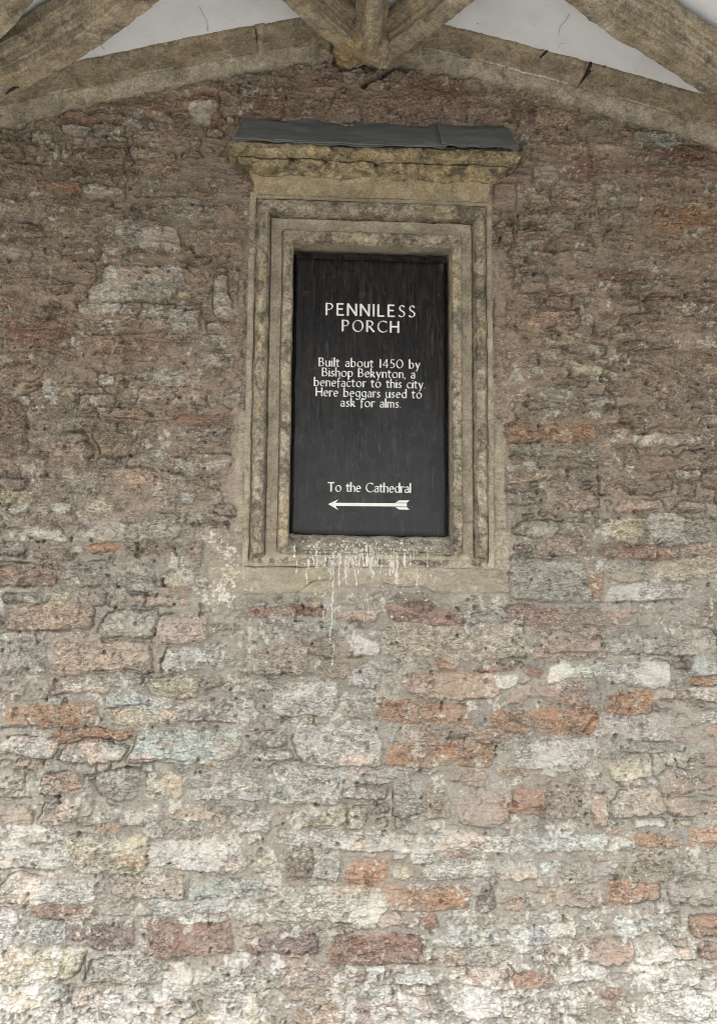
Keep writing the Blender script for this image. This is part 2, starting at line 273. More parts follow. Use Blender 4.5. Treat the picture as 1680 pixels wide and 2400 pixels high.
def build_wall():
    gx = axis(-2.8, -1.56, 1.62, 2.8, .0027, .02); gz = axis(-.12, .12, 4.06, 4.5, .0027, .02)
    X, Z = np.meshgrid(gx, gz, indexing='ij')
    X = X.astype(np.float32); Z = Z.astype(np.float32)
    # wandering of the stone edges
    wx = .016 * fbm(X, Z, 9, 3, .5, 1) + .006 * fbm(X, Z, 45, 3, .6, 3)
    wz = .013 * fbm(X, Z, 8, 3, .5, 2) + .0055 * fbm(X, Z, 50, 3, .6, 4)
    XW, ZW = X + wx, Z + wz
    stones = []
    k = 840 / 1607.0
    for (ox, oy), txt in TILES.items():
        for t in txt.split(';'):
            f = t.split(); x0, y0, x1, y1 = [float(q) * k for q in f[:4]]
            a = at(ox + x0, oy + y1); b = at(ox + x1, oy + y0)
            stones.append([a[0], a[2], b[0], b[2], f[4], 0])
    for x0, y0, x1, y1, c in ASHLAR:
        a = at(x0, y1); b = at(x1, y0); stones.append([a[0], a[2], b[0], b[2], c, 1])
    nlist = len(stones)
    # fill the gaps: smaller and smaller stones thrown into the free joints
    cell = .008; ox, oz = -2.8, -.12; occ = np.zeros((int(5.6 / cell) + 2, int(4.62 / cell) + 2), bool)
    def rect(s, m): return (max(0, int((s[0] - ox - m) / cell)), max(0, int((s[1] - oz - m) / cell)), int((s[2] - ox + m) / cell) + 1, int((s[3] - oz + m) / cell) + 1)
    for s in stones:
        i0, j0, i1, j1 = rect(s, -.004); occ[i0:i1, j0:j1] = True
    i0, j0, i1, j1 = rect([FX0, FZ0, FX1, FZ1], 0); occ[i0:i1, j0:j1] = True
    for (wa, wb, ha, hb, tries) in ((.2, .36, .06, .10, 5000), (.13, .25, .045, .075, 7000), (.07, .15, .03, .05, 9000), (.035, .08, .018, .032, 12000), (.02, .045, .012, .022, 9000)):
        for _ in range(tries):
            ww, hh = random.uniform(wa, wb), random.uniform(ha, hb); cx = random.uniform(-2.8, 2.8); cz = random.uniform(-.1, 4.4)
            if cz > 2.0: hh *= .8
            s = [cx - ww / 2, cz - hh / 2, cx + ww / 2, cz + hh / 2, '', 0]
            i0, j0, i1, j1 = rect(s, .002)
            if occ[i0:i1, j0:j1].any(): continue
            occ[i0:i1, j0:j1] = True
            r = random.random()
            if cz < 1.6: c = 'W' if r < .34 else 'G' if r < .62 else 'P' if r < .8 else 'Y' if r < .86 else 'o' if r < .94 else 'B' if r < .97 else 'r'
            else: c = 'K' if r < .42 else 'G' if r < .66 else 'P' if r < .80 else 'r' if r < .84 else 'W' if r < .92 else 'Y' if r < .96 else 'o'
            s[4] = c; stones.append(s)
    best = np.full(X.shape, 9.0, np.float32); sid = np.full(X.shape, -1, np.int32)
    prm = []
    for i, s in enumerate(stones):
        x0, z0, x1, z1 = s[:4]; ww, hh = x1 - x0, z1 - z0; smooth = s[5]
        jx, jz = (0, .002) if smooth else (min(.13 * ww, .03), min(.16 * hh, .014))
        j = lambda m: random.uniform(-m, m)
        P = np.array([[x0 + j(jx), z0 + j(jz)], [x1 + j(jx), z0 + j(jz)], [x1 + j(jx), z1 + j(jz)], [x0 + j(jx), z1 + j(jz)]])
        m = .05; a = np.searchsorted(gx, x0 - m); b = np.searchsorted(gx, x1 + m); c = np.searchsorted(gz, z0 - m); d = np.searchsorted(gz, z1 + m)
        if smooth: xs, zs = X[a:b, c:d] + .6 * wx[a:b, c:d], Z[a:b, c:d] + .6 * wz[a:b, c:d]
        else: xs, zs = XW[a:b, c:d], ZW[a:b, c:d]
        dd = quad_sdf(xs, zs, P, .003 if smooth else min(.012, .16 * min(ww, hh)))
        sub = best[a:b, c:d]; msk = dd < sub; sub[msk] = dd[msk]; sid[a:b, c:d][msk] = i
        base = np.array(COL[s[4]]); v = random.uniform(.86, 1.14); tint = 1 + rng.normal(0, .014, 3)
        prm.append((*(base * v * tint), random.uniform(-.002, .009) if not smooth else (.001 if s[4] == 'M' else .003), random.uniform(.002, .010), (.45 if s[4] == 'M' else .8) if smooth else 0.0,
                    random.uniform(-.20, .02) if not smooth else 0.0, (x0 + x1) / 2, (z0 + z1) / 2, 1.0 if s[4] in 'WLBY' else 0.0, 1.0 if s[4] in 'ORD' else 0.0, 1.0 if i < nlist else 0.0))
    prm = np.array(prm + [(.3, .26, .22, 0, 0, 0, 0, 0, 0, 0, 0, 0)], np.float32)
    p = prm[sid]
    best = best - .0032 * (1 - p[..., 5])
    inside = sst(.003, -.004, best) * (sid >= 0)
    smooth = p[..., 5]
    # mortar smeared over the stone edges, more of it here than there
    smear = fbm(X, Z, 6, 4, .55, 21) + .55 * fbm(X, Z, 40, 3, .6, 22)
    edge = np.clip(-best / .045, 0, 1)
    cover = sst(.18, .62, smear - edge * .65 + .24 - .10 * p[..., 11]) * (1 - smooth)
    strong = p[..., 10]
    inside_c = inside * (1 - .9 * cover * (1 - .5 * strong))
    up = sst(1.7, 2.5, Z); low = sst(1.25, .45, Z)
    # relief: pillowed stones, thin bedding, cracks under the stones
    bed = fbm(X, Z + .012 * fbm(X, Z, 7, 2, .5, 33), 16, 4, .6, 30, .28, 1.5)
    rid = 1 - np.abs(fbm(X, Z, 20, 4, .6, 40, .45, 1.25)) * 1.6
    fine = fbm(X, Z, 70, 3, .65, 44)
    broad = fbm(X, Z, 2.2, 3, .5, 50)
    cn = fbm(X + .012 * fbm(X, Z, 22, 2, .5, 46), Z + .012 * fbm(X, Z, 22, 2, .5, 47), 26, 3, .55, 48, .7, 1.2)
    curl = sst(.085, .0, np.abs(cn)); curl_hi = sst(.05, .1, cn) * sst(.24, .12, cn)
    dome = p[..., 4] * (1 - np.exp(np.clip(best, -.2, 0) / .008)) * (sid >= 0)
    tilt = p[..., 6] * np.clip(Z - p[..., 8], -.06, .06) * (sid >= 0)
    H = .010 * broad + inside_c * (p[..., 3] + dome + tilt)
    rough = (1 - .86 * smooth)
    H = H + rough * (.009 + .009 * up) * bed * (.55 + .45 * inside) + rough * .006 * rid * (.3 + .7 * inside) + rough * .0045 * fine - rough * .006 * curl * (.35 + .65 * inside)
    crk_n = fbm(X, Z, 5, 3, .6, 60)
    crack = np.exp(-((best + .001) / .0035) ** 2) * sst(.1, .55, crk_n) * (sid >= 0) * rough
    ter = fbm(X, Z + .02 * fbm(X, Z, 6, 3, .5, 61), 5.5, 4, .6, 62, .3, 1.6) * 5.0
    fr = ter - np.floor(ter); H = H + rough * (.004 + .006 * up) * (sst(0, .12, fr) * (1 - .8 * fr)) * (.5 + .5 * inside)
    crk2 = np.abs(fbm(X, Z, 7, 4, .55, 66, .4, 1.5))
    crack2 = sst(.035, .0, crk2) * sst(.1, .55, fbm(X, Z, 3.3, 3, .5, 70)) * rough
    H = H - .020 * crack - .016 * crack2 * (.5 + .5 * up)
    holes = sst(1.0, 1.1, fbm(X, Z, 28, 2, .5, 77)) * rough
    H = H - .02 * holes
    # the split under the boss, and a few long ledges seen on the photograph
    def line(pts, wd, depth, lip=0):
        nonlocal H
        q = [at(*t) for t in pts]
        for a, b in zip(q[:-1], q[1:]):
            ax, az, bx, bz = a[0], a[2], b[0], b[2]
            m = .05; i0 = np.searchsorted(gx, min(ax, bx) - m); i1 = np.searchsorted(gx, max(ax, bx) + m); j0 = np.searchsorted(gz, min(az, bz) - m); j1 = np.searchsorted(gz, max(az, bz) + m)
            xs, zs = X[i0:i1, j0:j1] + .5 * wx[i0:i1, j0:j1], Z[i0:i1, j0:j1] + .5 * wz[i0:i1, j0:j1]
            L2 = (bx - ax) ** 2 + (bz - az) ** 2; t = np.clip(((xs - ax) * (bx - ax) + (zs - az) * (bz - az)) / L2, 0, 1)
            vx, vz = xs - ax - t * (bx - ax), zs - az - t * (bz - az); dd = np.hypot(vx, vz)
            H[i0:i1, j0:j1] -= depth * np.exp(-(dd / wd) ** 2)
            if lip: H[i0:i1, j0:j1] += lip * sst(.03, .004, vz) * sst(-.001, .004, vz) * (t > 0) * (t < 1)
    line([(848, 205), (858, 196), (890, 186), (912, 172), (938, 158)], .0075, .07, .004)
    line([(240, 510), (300, 505), (400, 520)], .004, .012, .008); line([(225, 620), (340, 625), (440, 625), (460, 650)], .004, .014, .01)
    line([(230, 1098), (330, 1096), (440, 1115)], .004, .012, .008); line([(0, 1118), (60, 1120)], .004, .014, .008)
    line([(1200, 1062), (1240, 1072), (1390, 1078)], .0035, .014, .008); line([(1402, 1115), (1403, 1160), (1435, 1165)], .003, .016)
    line([(350, 565), (430, 570), (465, 600)], .004, .012, .008); line([(0, 830), (120, 828), (250, 845)], .0035, .01, .006)
    line([(1560, 675), (1640, 678), (1690, 672)], .0035, .014, .006); line([(1300, 1222), (1360, 1222), (1395, 1235)], .004, .014, .008)
    line([(700, 1395), (735, 1365), (775, 1362)], .0022, .008); line([(905, 1366), (940, 1378), (980, 1376), (1015, 1390)], .0022, .008)
    line([(1403, 1410), (1450, 1410), (1600, 1408)], .003, .012, .006); line([(1380, 1565), (1400, 1600), (1402, 1800)], .003, .006)
    for L in ([(47, 384), (170, 386), (287, 384)], [(324, 460), (450, 465)], [(0, 497), (57, 504)], [(178, 710), (300, 708), (470, 713)], [(172, 780), (270, 782), (366, 778)], [(178, 974), (392, 987)],
              [(1279, 694), (1342, 699)], [(1520, 699), (1600, 703), (1680, 710)], [(1342, 893), (1420, 893)], [(1216, 502), (1290, 498), (1357, 503)], [(1520, 342), (1655, 340)], [(1240, 590), (1330, 586), (1400, 592)],
              [(0, 1312), (125, 1323)], [(20, 1477), (172, 1482)], [(225, 1574), (334, 1571)], [(94, 1613), (146, 1631)], [(246, 1662), (298, 1655), (360, 1650)], [(5, 1704), (105, 1706)], [(413, 1691), (564, 1694)], [(310, 1778), (440, 1780)],
              [(0, 1868), (68, 1868)], [(94, 1860), (141, 1868)], [(5, 2114), (42, 2116)], [(102, 2155), (172, 2158)], [(240, 2146), (360, 2148)], [(198, 2244), (199, 2297)], [(325, 1984), (345, 1986)], [(1100, 1440), (1140, 1436)],
              [(1020, 885), (1160, 882)], [(60, 560), (150, 553)], [(1480, 820), (1560, 816)], [(1480, 1000), (1600, 1004)], [(60, 905), (200, 900)], [(1240, 960), (1330, 955)], [(450, 1060), (540, 1064)], [(1270, 1530), (1400, 1527)]):
        line(L, .0032, .015, .006)
    # stay behind the frame and rib
    # ---------------- colours
    def C(c): return np.array(COL[c], np.float32)
    mort = C('C')[None, None] * (1 - up[..., None]) + np.array((.312, .268, .225), np.float32) * up[..., None]
    pink = sst(.0, .55, fbm(X, Z, 2.6, 3, .5, 80))[..., None]
    mort = mort * (1 - .28 * pink) + C('M') * .28 * pink
    mort = mort * (1 + .12 * fbm(X, Z, 30, 3, .6, 82) + .16 * fbm(X, Z, 9, 4, .6, 83))[..., None]
    sc = p[..., :3] * (1 + .16 * bed + .14 * fbm(X, Z, 26, 4, .65, 84))[..., None]
    # veins of rust and of grey in the stones
    vein = sst(.25, .75, fbm(X, Z, 8, 4, .6, 86, .6, 1.4))[..., None]
    rust = np.array((.36, .22, .14), np.float32)
    sc = sc * (1 - .35 * vein * (1 - smooth[..., None])) + rust * .35 * vein * (1 - smooth[..., None]) * (sc.mean(-1, keepdims=True) / .27)
    fade = (.10 + .44 * sst(-.35, .55, fbm(X, Z, 14, 4, .62, 88) + .2))[..., None] * (1 - .3 * smooth[..., None]) * (1 - .25 * p[..., 11:12])
    sc = sc * (1 - fade) + mort * fade
    c = mort * (1 - inside_c[..., None]) + sc * inside_c[..., None]
    cl = (curl * rough)[..., None]; ch = (curl_hi * rough * sst(-.2, .5, fbm(X, Z, 6, 3, .5, 89)))[..., None]
    c = c * (1 - .22 * cl); c = c * (1 - .30 * ch) + np.array((.52, .50, .44), np.float32) * .30 * ch
    # upper masonry is a browner, dustier stone
    tone = np.array((.87, .825, .76), np.float32); c = c * (1 - up[..., None] * (1 - tone) * (1 - smooth[..., None]))
    # lime specks and wash clinging to the stones
    lime = fbm(X, Z, 13, 4, .62, 90) + .75 * fbm(X, Z, 60, 3, .65, 94)
    wh = sst(.66, .92, lime + .30 * p[..., 9] * inside - .12 * up + .10 * low) * rough
    c = c * (1 - .75 * wh[..., None]) + C('L') * .75 * wh[..., None]
    # salts blooming at the foot of the wall
    salt = .75 * fbm(X, Z, 7, 4, .62, 97) + .95 * fbm(X, Z + .01 * fbm(X, Z, 30, 2, .5, 100), 40, 4, .7, 101) + 1.0 * sst(.80, .10, Z) - .25 - .35 * inside * strong
    sa = sst(.52, .95, salt) * sst(.8, .55, Z)
    c = c * (1 - .66 * sa[..., None]) + np.array((.62, .615, .595), np.float32) * .66 * sa[..., None]
    yl = sst(.5, .8, fbm(X, Z, 11, 3, .6, 104)) * sst(.55, .35, Z)
    c = c * (1 - .3 * (yl * sa)[..., None]) + np.array((.62, .52, .28), np.float32) * .3 * (yl * sa)[..., None]
    H = H + .004 * sa
    # splashed limewash at the lower left of the frame
    for (u, v, r, amt) in ((525, 1300, .055, .9), (515, 1385, .06, 1.0), (540, 1340, .05, .7), (575, 1395, .05, .7), (500, 1250, .03, .8), (490, 1350, .05, .7)):
        q = at(u, v); g = np.exp(-((X - q[0]) ** 2 + (Z - q[2]) ** 2) / r ** 2)
        f = sst(.66, .84, fbm(X, Z, 75, 4, .7, 111) + .45 * fbm(X, Z, 18, 3, .6, 113) + .75 * g * amt - .1) * (g > .1)
        c = c * (1 - .85 * f[..., None]) + np.array((.66, .63, .55), np.float32) * .85 * f[..., None]; H += .002 * f
    # pale plaster lip along the arch, and red-brown dust below it
    da = A_arch(X) - Z
    lip = sst(.03, .0, da - .02 * fbm(X, Z, 20, 3, .6, 120))
    red = sst(.32, .08, da) * sst(1.15, .6, np.abs(X - .1)) * (1 - lip) * sst(-.3, .5, fbm(X, Z, 5, 3, .6, 122) + .25)
    c = c * (1 - .38 * red[..., None]) + np.array((.27, .165, .12), np.float32) * .38 * red[..., None]
    c = c * (1 - .8 * lip[..., None]) + np.array((.36, .32, .24), np.float32) * .8 * lip[..., None]
    # crusted soot lichens
    soot = sst(.62, .95, fbm(X, Z, 18, 4, .65, 126) + .5 * fbm(X, Z, 3, 2, .5, 128)) * rough
    c = c * (1 - .35 * soot[..., None] * (1 - .6 * sa[..., None]))
    c = np.clip(c * np.array((1.0, .99, .965), np.float32), .02, .8)
    crust = np.clip((.18 + .55 * sst(-.1, .5, fbm(X, Z, 7, 3, .55, 131)) + .75 * inside_c * sst(-.6, .3, fbm(X, Z, 5, 3, .5, 129)) + .25 * curl + .35 * up * (1 - .4 * cover)) * (1 - .75 * smooth) * (1 - .3 * sa), 0, 1)
    c = np.concatenate([c, crust[..., None]], -1)
    edgef = np.minimum(1, np.minimum(2.8 - np.abs(X), 4.5 - Z) / .05)
    V = np.stack([X, -H, Z], -1).reshape(-1, 3)
    q = grid_quads(len(gx), len(gz))
    cx = X[:-1, :-1].ravel() ; cz = Z[:-1, :-1].ravel()
    keep = ~((cx > FX0 + .03) & (cx < FX1 - .03) & (cz > FZ0 + .03) & (cz < FZ1 - .03))
    q = q[keep]
    # solid body of the wall behind the face
    n0 = len(V); body = []
    for (xa, xb, ya, yb, za, zb) in ((-2.8, 2.8, .30, .7, -.12, 4.5), (-2.8, FX0 + .02, .06, .30, -.12, 4.5), (FX1 - .02, 2.8, .06, .30, -.12, 4.5),
                                     (FX0 + .02, FX1 - .02, .06, .30, -.12, FZ0 + .02), (FX0 + .02, FX1 - .02, .06, .30, FZ1 - .02, 4.5)):
        for xx in (xa, xb):
            for yy in (ya, yb):
                for zz in (za, zb): body.append((xx, yy, zz))
    bq = []
    for b in range(5):
        o = n0 + b * 8
        for f in ((0, 1, 3, 2), (4, 6, 7, 5), (0, 4, 5, 1), (2, 3, 7, 6), (0, 2, 6, 4), (1, 5, 7, 3)): bq.append([o + t for t in f])
    V = np.concatenate([V, np.array(body, np.float32)]); q = np.concatenate([q, np.array(bq)])
    colr = np.concatenate([c.reshape(-1, 4), np.full((40, 4), .28, np.float32)])
    o = np_mesh("rubble_wall", V, q, M_WALL, None, True, colr)
    o["label"] = "rough rubble wall of pinkish grey, white and rusty stones filling the whole view"; o["category"] = "wall"
    return gx, gz, H
GX, GZ, HF = build_wall()
def wall_y(x, z):
    i = min(len(GX) - 1, np.searchsorted(GX, x)); j = min(len(GZ) - 1, np.searchsorted(GZ, z)); return -float(HF[i, j])

# ------------------------------------------------------------------ moulded stone surround
SUR = thing("stone_surround", (.04, -.02, FZ0), "moulded tan stone window surround with a projecting cornice, blocked by the black sign", "window surround")
def weather(V, amp=.003, seed=0, f=22):
    V = np.asarray(V); x, y, z = V[:, 0], V[:, 1], V[:, 2]
    n = fbm(x + y * .7, z + y * .9, f, 4, .6, 130 + seed); m = fbm(x - y, z + y * .6, 5, 2, .5, 140 + seed)
    big = sst(.55, .8, fbm(x * 1.0 + y, z - y, 16, 4, .65, 150 + seed))
    V = V.copy(); V[:, 1] += amp * n + amp * .7 * m + amp * 2.4 * big; V[:, 2] += amp * .8 * fbm(x, z + y, 18, 3, .6, 160 + seed) ; V[:, 0] += amp * .6 * fbm(x + y, z, 16, 3, .6, 170 + seed)
    return V
# (fraction of the moulding width, projection)
RING = [(0, -.02), (0, .014), (.10, .018), (.135, .016), (.142, -.006), (.157, -.006), (.165, .014), (.19, .040), (.25, .058), (.33, .062), (.41, .052), (.45, .034), (.462, .012), (.470, -.008), (.488, -.008),
        (.50, .004), (.60, .000), (.70, .003), (.740, .004), (.746, -.006), (.757, -.004), (.765, .028), (.80, .036), (.90, .036), (.97, .030), (1.0, .012), (1.0, -.03), (1.005, -.075), (1.005, -.13)]
WL, WR = at(682, 950)[0] - FX0, FX1 - at(1057, 950)[0]
WT, WB = FZ1 - at(868, 578)[2], at(868, 1292)[2] - FZ0
JOINTS = [(-1, at(600, 560)[2]), (1, at(1100, 580)[2]), (1, at(1100, 987)[2]), (-1, at(600, 1240)[2]), (1, at(1100, 1225)[2])]
def ring_mesh(name, k0, k1, mat, sub=4, seed=0, amp=.003):
    P = resample(RING[k0:k1 + 1], sub); nv, nh = 400, 170
    rows = []
    for t, pr in P:
        x0, x1, z0, z1 = FX0 + t * WL, FX1 - t * WR, FZ0 + t * WB, FZ1 - t * WT
        pts = [(x0, z0 + (z1 - z0) * i / nv) for i in range(nv)] + [(x0 + (x1 - x0) * i / nh, z1) for i in range(nh)] + \
              [(x1, z1 - (z1 - z0) * i / nv) for i in range(nv)] + [(x1 - (x1 - x0) * i / nh, z0) for i in range(nh)]
        fl = .016 if t < .72 else .010 if t < .975 else pr      # the lower member is a plain flat band
        row = []
        for a, b in pts:
            f = float(sst(.030, .004, b - z0)) if pr > -.02 and t > .136 and t < .999 else 0.0
            row.append((a, -(pr * (1 - f) + fl * f), b))
        rows.append(row)
    V = np.array(rows).transpose(1, 0, 2).reshape(-1, 3)
    V = weather(V, amp, 0)
    for jx, jz in JOINTS:   # mortar joints between the blocks of the jambs
        side = (V[:, 0] < 0) if jx < 0 else (V[:, 0] > 0)
        V[:, 1] += .006 * np.exp(-((V[:, 2] - jz - .004 * np.sin(V[:, 0] * 60)) / .0035) ** 2) * side * (V[:, 2] > FZ0 + WB) * (V[:, 2] < FZ1 - WT)
    return np_mesh(name, V, grid_quads(2 * (nv + nh), len(P), True), mat, SUR)
ring_mesh("outer_fillet", 0, 5, M_TAN)
ring_mesh("roll_moulding", 5, 14, M_ROLL, amp=.0045)
ring_mesh("hollow_moulding", 14, 20, M_TAN, amp=.002)
ring_mesh("inner_fillet", 20, 25, M_ROLL, amp=.0035)
ring_mesh("reveal", 25, 28, M_TAN)

def loft_block(name, prof, x0, x1, mat, parent, nx=150, sub=4, amp=.004, seed=0, ret=True):
    """moulded course: profile (projection, z) run along the wall and returned to it at both ends"""
    P = resample(prof, sub); rows = []
    for pr, z in P:
        a, b = x0 - pr, x1 + pr
        pts = [(a, .03 - (.03 + pr) * i / 8) for i in range(8)] + [(a + (b - a) * i / nx, -pr) for i in range(nx + 1)] + [(b, -pr + (.03 + pr) * (i + 1) / 8) for i in range(8)]
        rows.append([(x, y, z) for x, y in pts])
    V = np.array(rows).transpose(1, 0, 2).reshape(-1, 3); V = weather(V, amp, seed)
    return np_mesh(name, V, grid_quads(nx + 17, len(P)), mat, parent)
def zz(v, p, u=868): return float(at(u, v, p)[2])
XL, XR = at(597, 440, .03)[0], at(1143, 440, .03)[0]
loft_block("frieze", [(-.01, zz(466, .02)), (.022, zz(464, .022)), (.026, zz(455, .026)), (.028, zz(440, .028)), (.034, zz(428, .034)), (.045, zz(418, .045)), (.046, zz(410, .046)), (.0, zz(405, .04))], XL + .025, XR - .025, M_GOLD, SUR, seed=1, amp=.0025)
loft_block("cornice", [(.0, zz(420, .05)), (.050, zz(418, .05)), (.058, zz(409, .06)), (.082, zz(399, .082)), (.098, zz(388, .098)), (.101, zz(381, .101)), (.094, zz(378, .095)), (.112, zz(376, .112)),
                       (.132, zz(367, .132)), (.141, zz(354, .141)), (.134, zz(344, .134)), (.11, zz(338, .11)), (.0, zz(333, .10))], at(532, 354, .14)[0] + .141, at(1218, 364, .14)[0] - .141, M_CORN, SUR, nx=260, seed=2, amp=.0065)
# sloping sill and rough bed under the board
def sill():
    nx, nz = 160, 24; x0, x1 = FX0 + WL * .97, FX1 - WR * .97; V = []
    pr = resample([(-.112, zz(1254, -.05)), (-.05, zz(1255, -.05)), (-.028, zz(1259, -.03)), (-.008, zz(1268, 0)), (.010, zz(1278, .01)), (.020, zz(1288, .02)), (.024, zz(1297, .02)), (.0, zz(1302, .0))], 5)
    V = np.array([[(x0 + (x1 - x0) * i / nx, -p, z) for p, z in pr] for i in range(nx + 1)]).reshape(-1, 3)
    V = weather(V, .006, 4, 30)
    np_mesh("sill", V, grid_quads(nx + 1, len(pr)), M_SILL, SUR)
sill()



# ------------------------------------------------------------------ lead cover on the cornice
LEAD = thing("lead_flashing", (.07, -.08, zz(330, .12)), "dull grey lead sheet folded over the top of the cornice", "flashing")
def lead_sheet(xa, xb, taper_l, taper_r, lift):
    nx, n = 70, 14; prof = resample([(.004, zz(287, .0)), (.022, zz(293, .022)), (.075, zz(311, .075)), (.135, zz(331, .135)), (.148, zz(335, .148)), (.149, zz(338, .149))], 4)
    V = []
    for s in (0, 1):
        for i in range(nx + 1):
            t = i / nx; 
            for j, (p, z) in enumerate(prof):
                h = 1 - j / (len(prof) - 1)
                x = xa + taper_l * h + (xb - xa - (taper_l + taper_r) * h) * t
                wob = .004 * vn(np.array(x * 7.0), np.array(3.1), 3) + .003 * vn(np.array(x * 23.0), np.array(j * .5), 4)
                top = (.016 * float(vn(np.array(x * 9.0), np.array(1.7), 6)) + .008 * float(vn(np.array(x * 31.0), np.array(2.7), 7))) * (h > .8)
                V.append((x, -(p + lift + .003) - float(wob) + s * .005, z + lift + float(wob) * .8 + top - s * .004))
    V = np.array(V); n2 = (nx + 1) * len(prof); q = grid_quads(nx + 1, len(prof)); q2 = q[:, ::-1] + n2
    m = len(prof); e = []
    for i in range(nx): e += [[i * m, (i + 1) * m, n2 + (i + 1) * m, n2 + i * m], [i * m + m - 1, n2 + i * m + m - 1, n2 + (i + 1) * m + m - 1, (i + 1) * m + m - 1]]
    for j in range(m - 1): e += [[j, n2 + j, n2 + j + 1, j + 1], [nx * m + j, nx * m + j + 1, n2 + nx * m + j + 1, n2 + nx * m + j]]
    np_mesh("lead_sheet", V, np.concatenate([q, q2, np.array(e)]), M_LEAD, LEAD)
xs_, xe_, xm_ = at(543, 325, .14)[0], at(1213, 350, .14)[0], at(1029, 320, .10)[0]
lead_sheet(xs_, xm_ + .02, .045, 0, 0); lead_sheet(xm_, xe_, 0, .02, .007)

# ------------------------------------------------------------------ sign board with painted lettering
BP = -.035  # face of the board lies behind the wall face
bx0, bx1 = at(688, 930, BP)[0], at(1044, 930, BP)[0]; bz0, bz1 = zz(1254, BP), zz(609, BP)
SIGN = thing("sign_board", ((bx0 + bx1) / 2, -BP, bz0), "tall black wooden sign with white lettering and a left arrow in the stone surround", "sign")
def board():
    # rounded slab: section in x swept in z
    r = .009; n = 6; sec = []
    d = .034
    for k in range(n + 1): a = pi / 2 * k / n; sec.append((bx0 + r - r * cos(a), r - r * sin(a)))
    for k in range(1, 60): sec.append((bx0 + r + (bx1 - bx0 - 2 * r) * k / 60, 0))
    for k in range(n + 1): a = pi / 2 * k / n; sec.append((bx1 - r + r * sin(a), r - r * cos(a)))
    sec += [(bx1, d), (bx0, d)]
    zs = [(bz0, .006), (bz0 + .003, .0025), (bz0 + .008, .0)] + [(bz0 + .008 + (bz1 - bz0 - .016) * k / 90, 0) for k in range(1, 91)] + [(bz1 - .003, .0025), (bz1, .006)]
    V = []
    for z, ins in zs:
        for x, y in sec:
            xx = x; dz = 0
            if z < bz0 + .02: dz = .006 * math.exp(-(x - bx0) / .03) * (1 if z < bz0 + .02 else 0) - .003 * (x - bx0) / (bx1 - bx0)
            V.append((xx + .001 * sin(z * 21) * (x < bx0 + .02) + .0012 * sin(z * 17 + 1) * (x > bx1 - .02), -BP + y + ins * (y < d), z + dz))
    m = len(sec); q = grid_quads(len(zs), m); q = list(map(list, q))
    for i in range(len(zs) - 1): q.append([i * m + m - 1, (i + 1) * m + m - 1, (i + 1) * m, i * m])
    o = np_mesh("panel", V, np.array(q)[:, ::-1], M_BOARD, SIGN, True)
    return o
board()
def box_part(name, x0, x1, y0, y1, z0, z1, mat, parent, n=24):
    V = []; rows = resample([(y0, z0), (y0, z1), (y1, z1), (y1, z0), (y0, z0)], 4)
    for i in range(n + 1):
        for y, z in rows: V.append((x0 + (x1 - x0) * i / n, y + .0008 * sin(i * 1.3 + z * 90), z + .0006 * sin(i * 2.1)))
    q = list(map(list, grid_quads(n + 1, len(rows)))); m = len(rows)
    np_mesh(name, V, np.array(q), mat, parent, False)
box_part("top_batten", bx0 + .004, bx1 + .006, .052, .09, bz1 + .0015, bz1 + .026, M_BOARD, SIGN)
box_part("back_board", FX0 + WL * .8, FX1 - WR * .8, .115, .13, FZ0 + WB * .7, FZ1 - WT * .8, M_BOARD, SIGN)

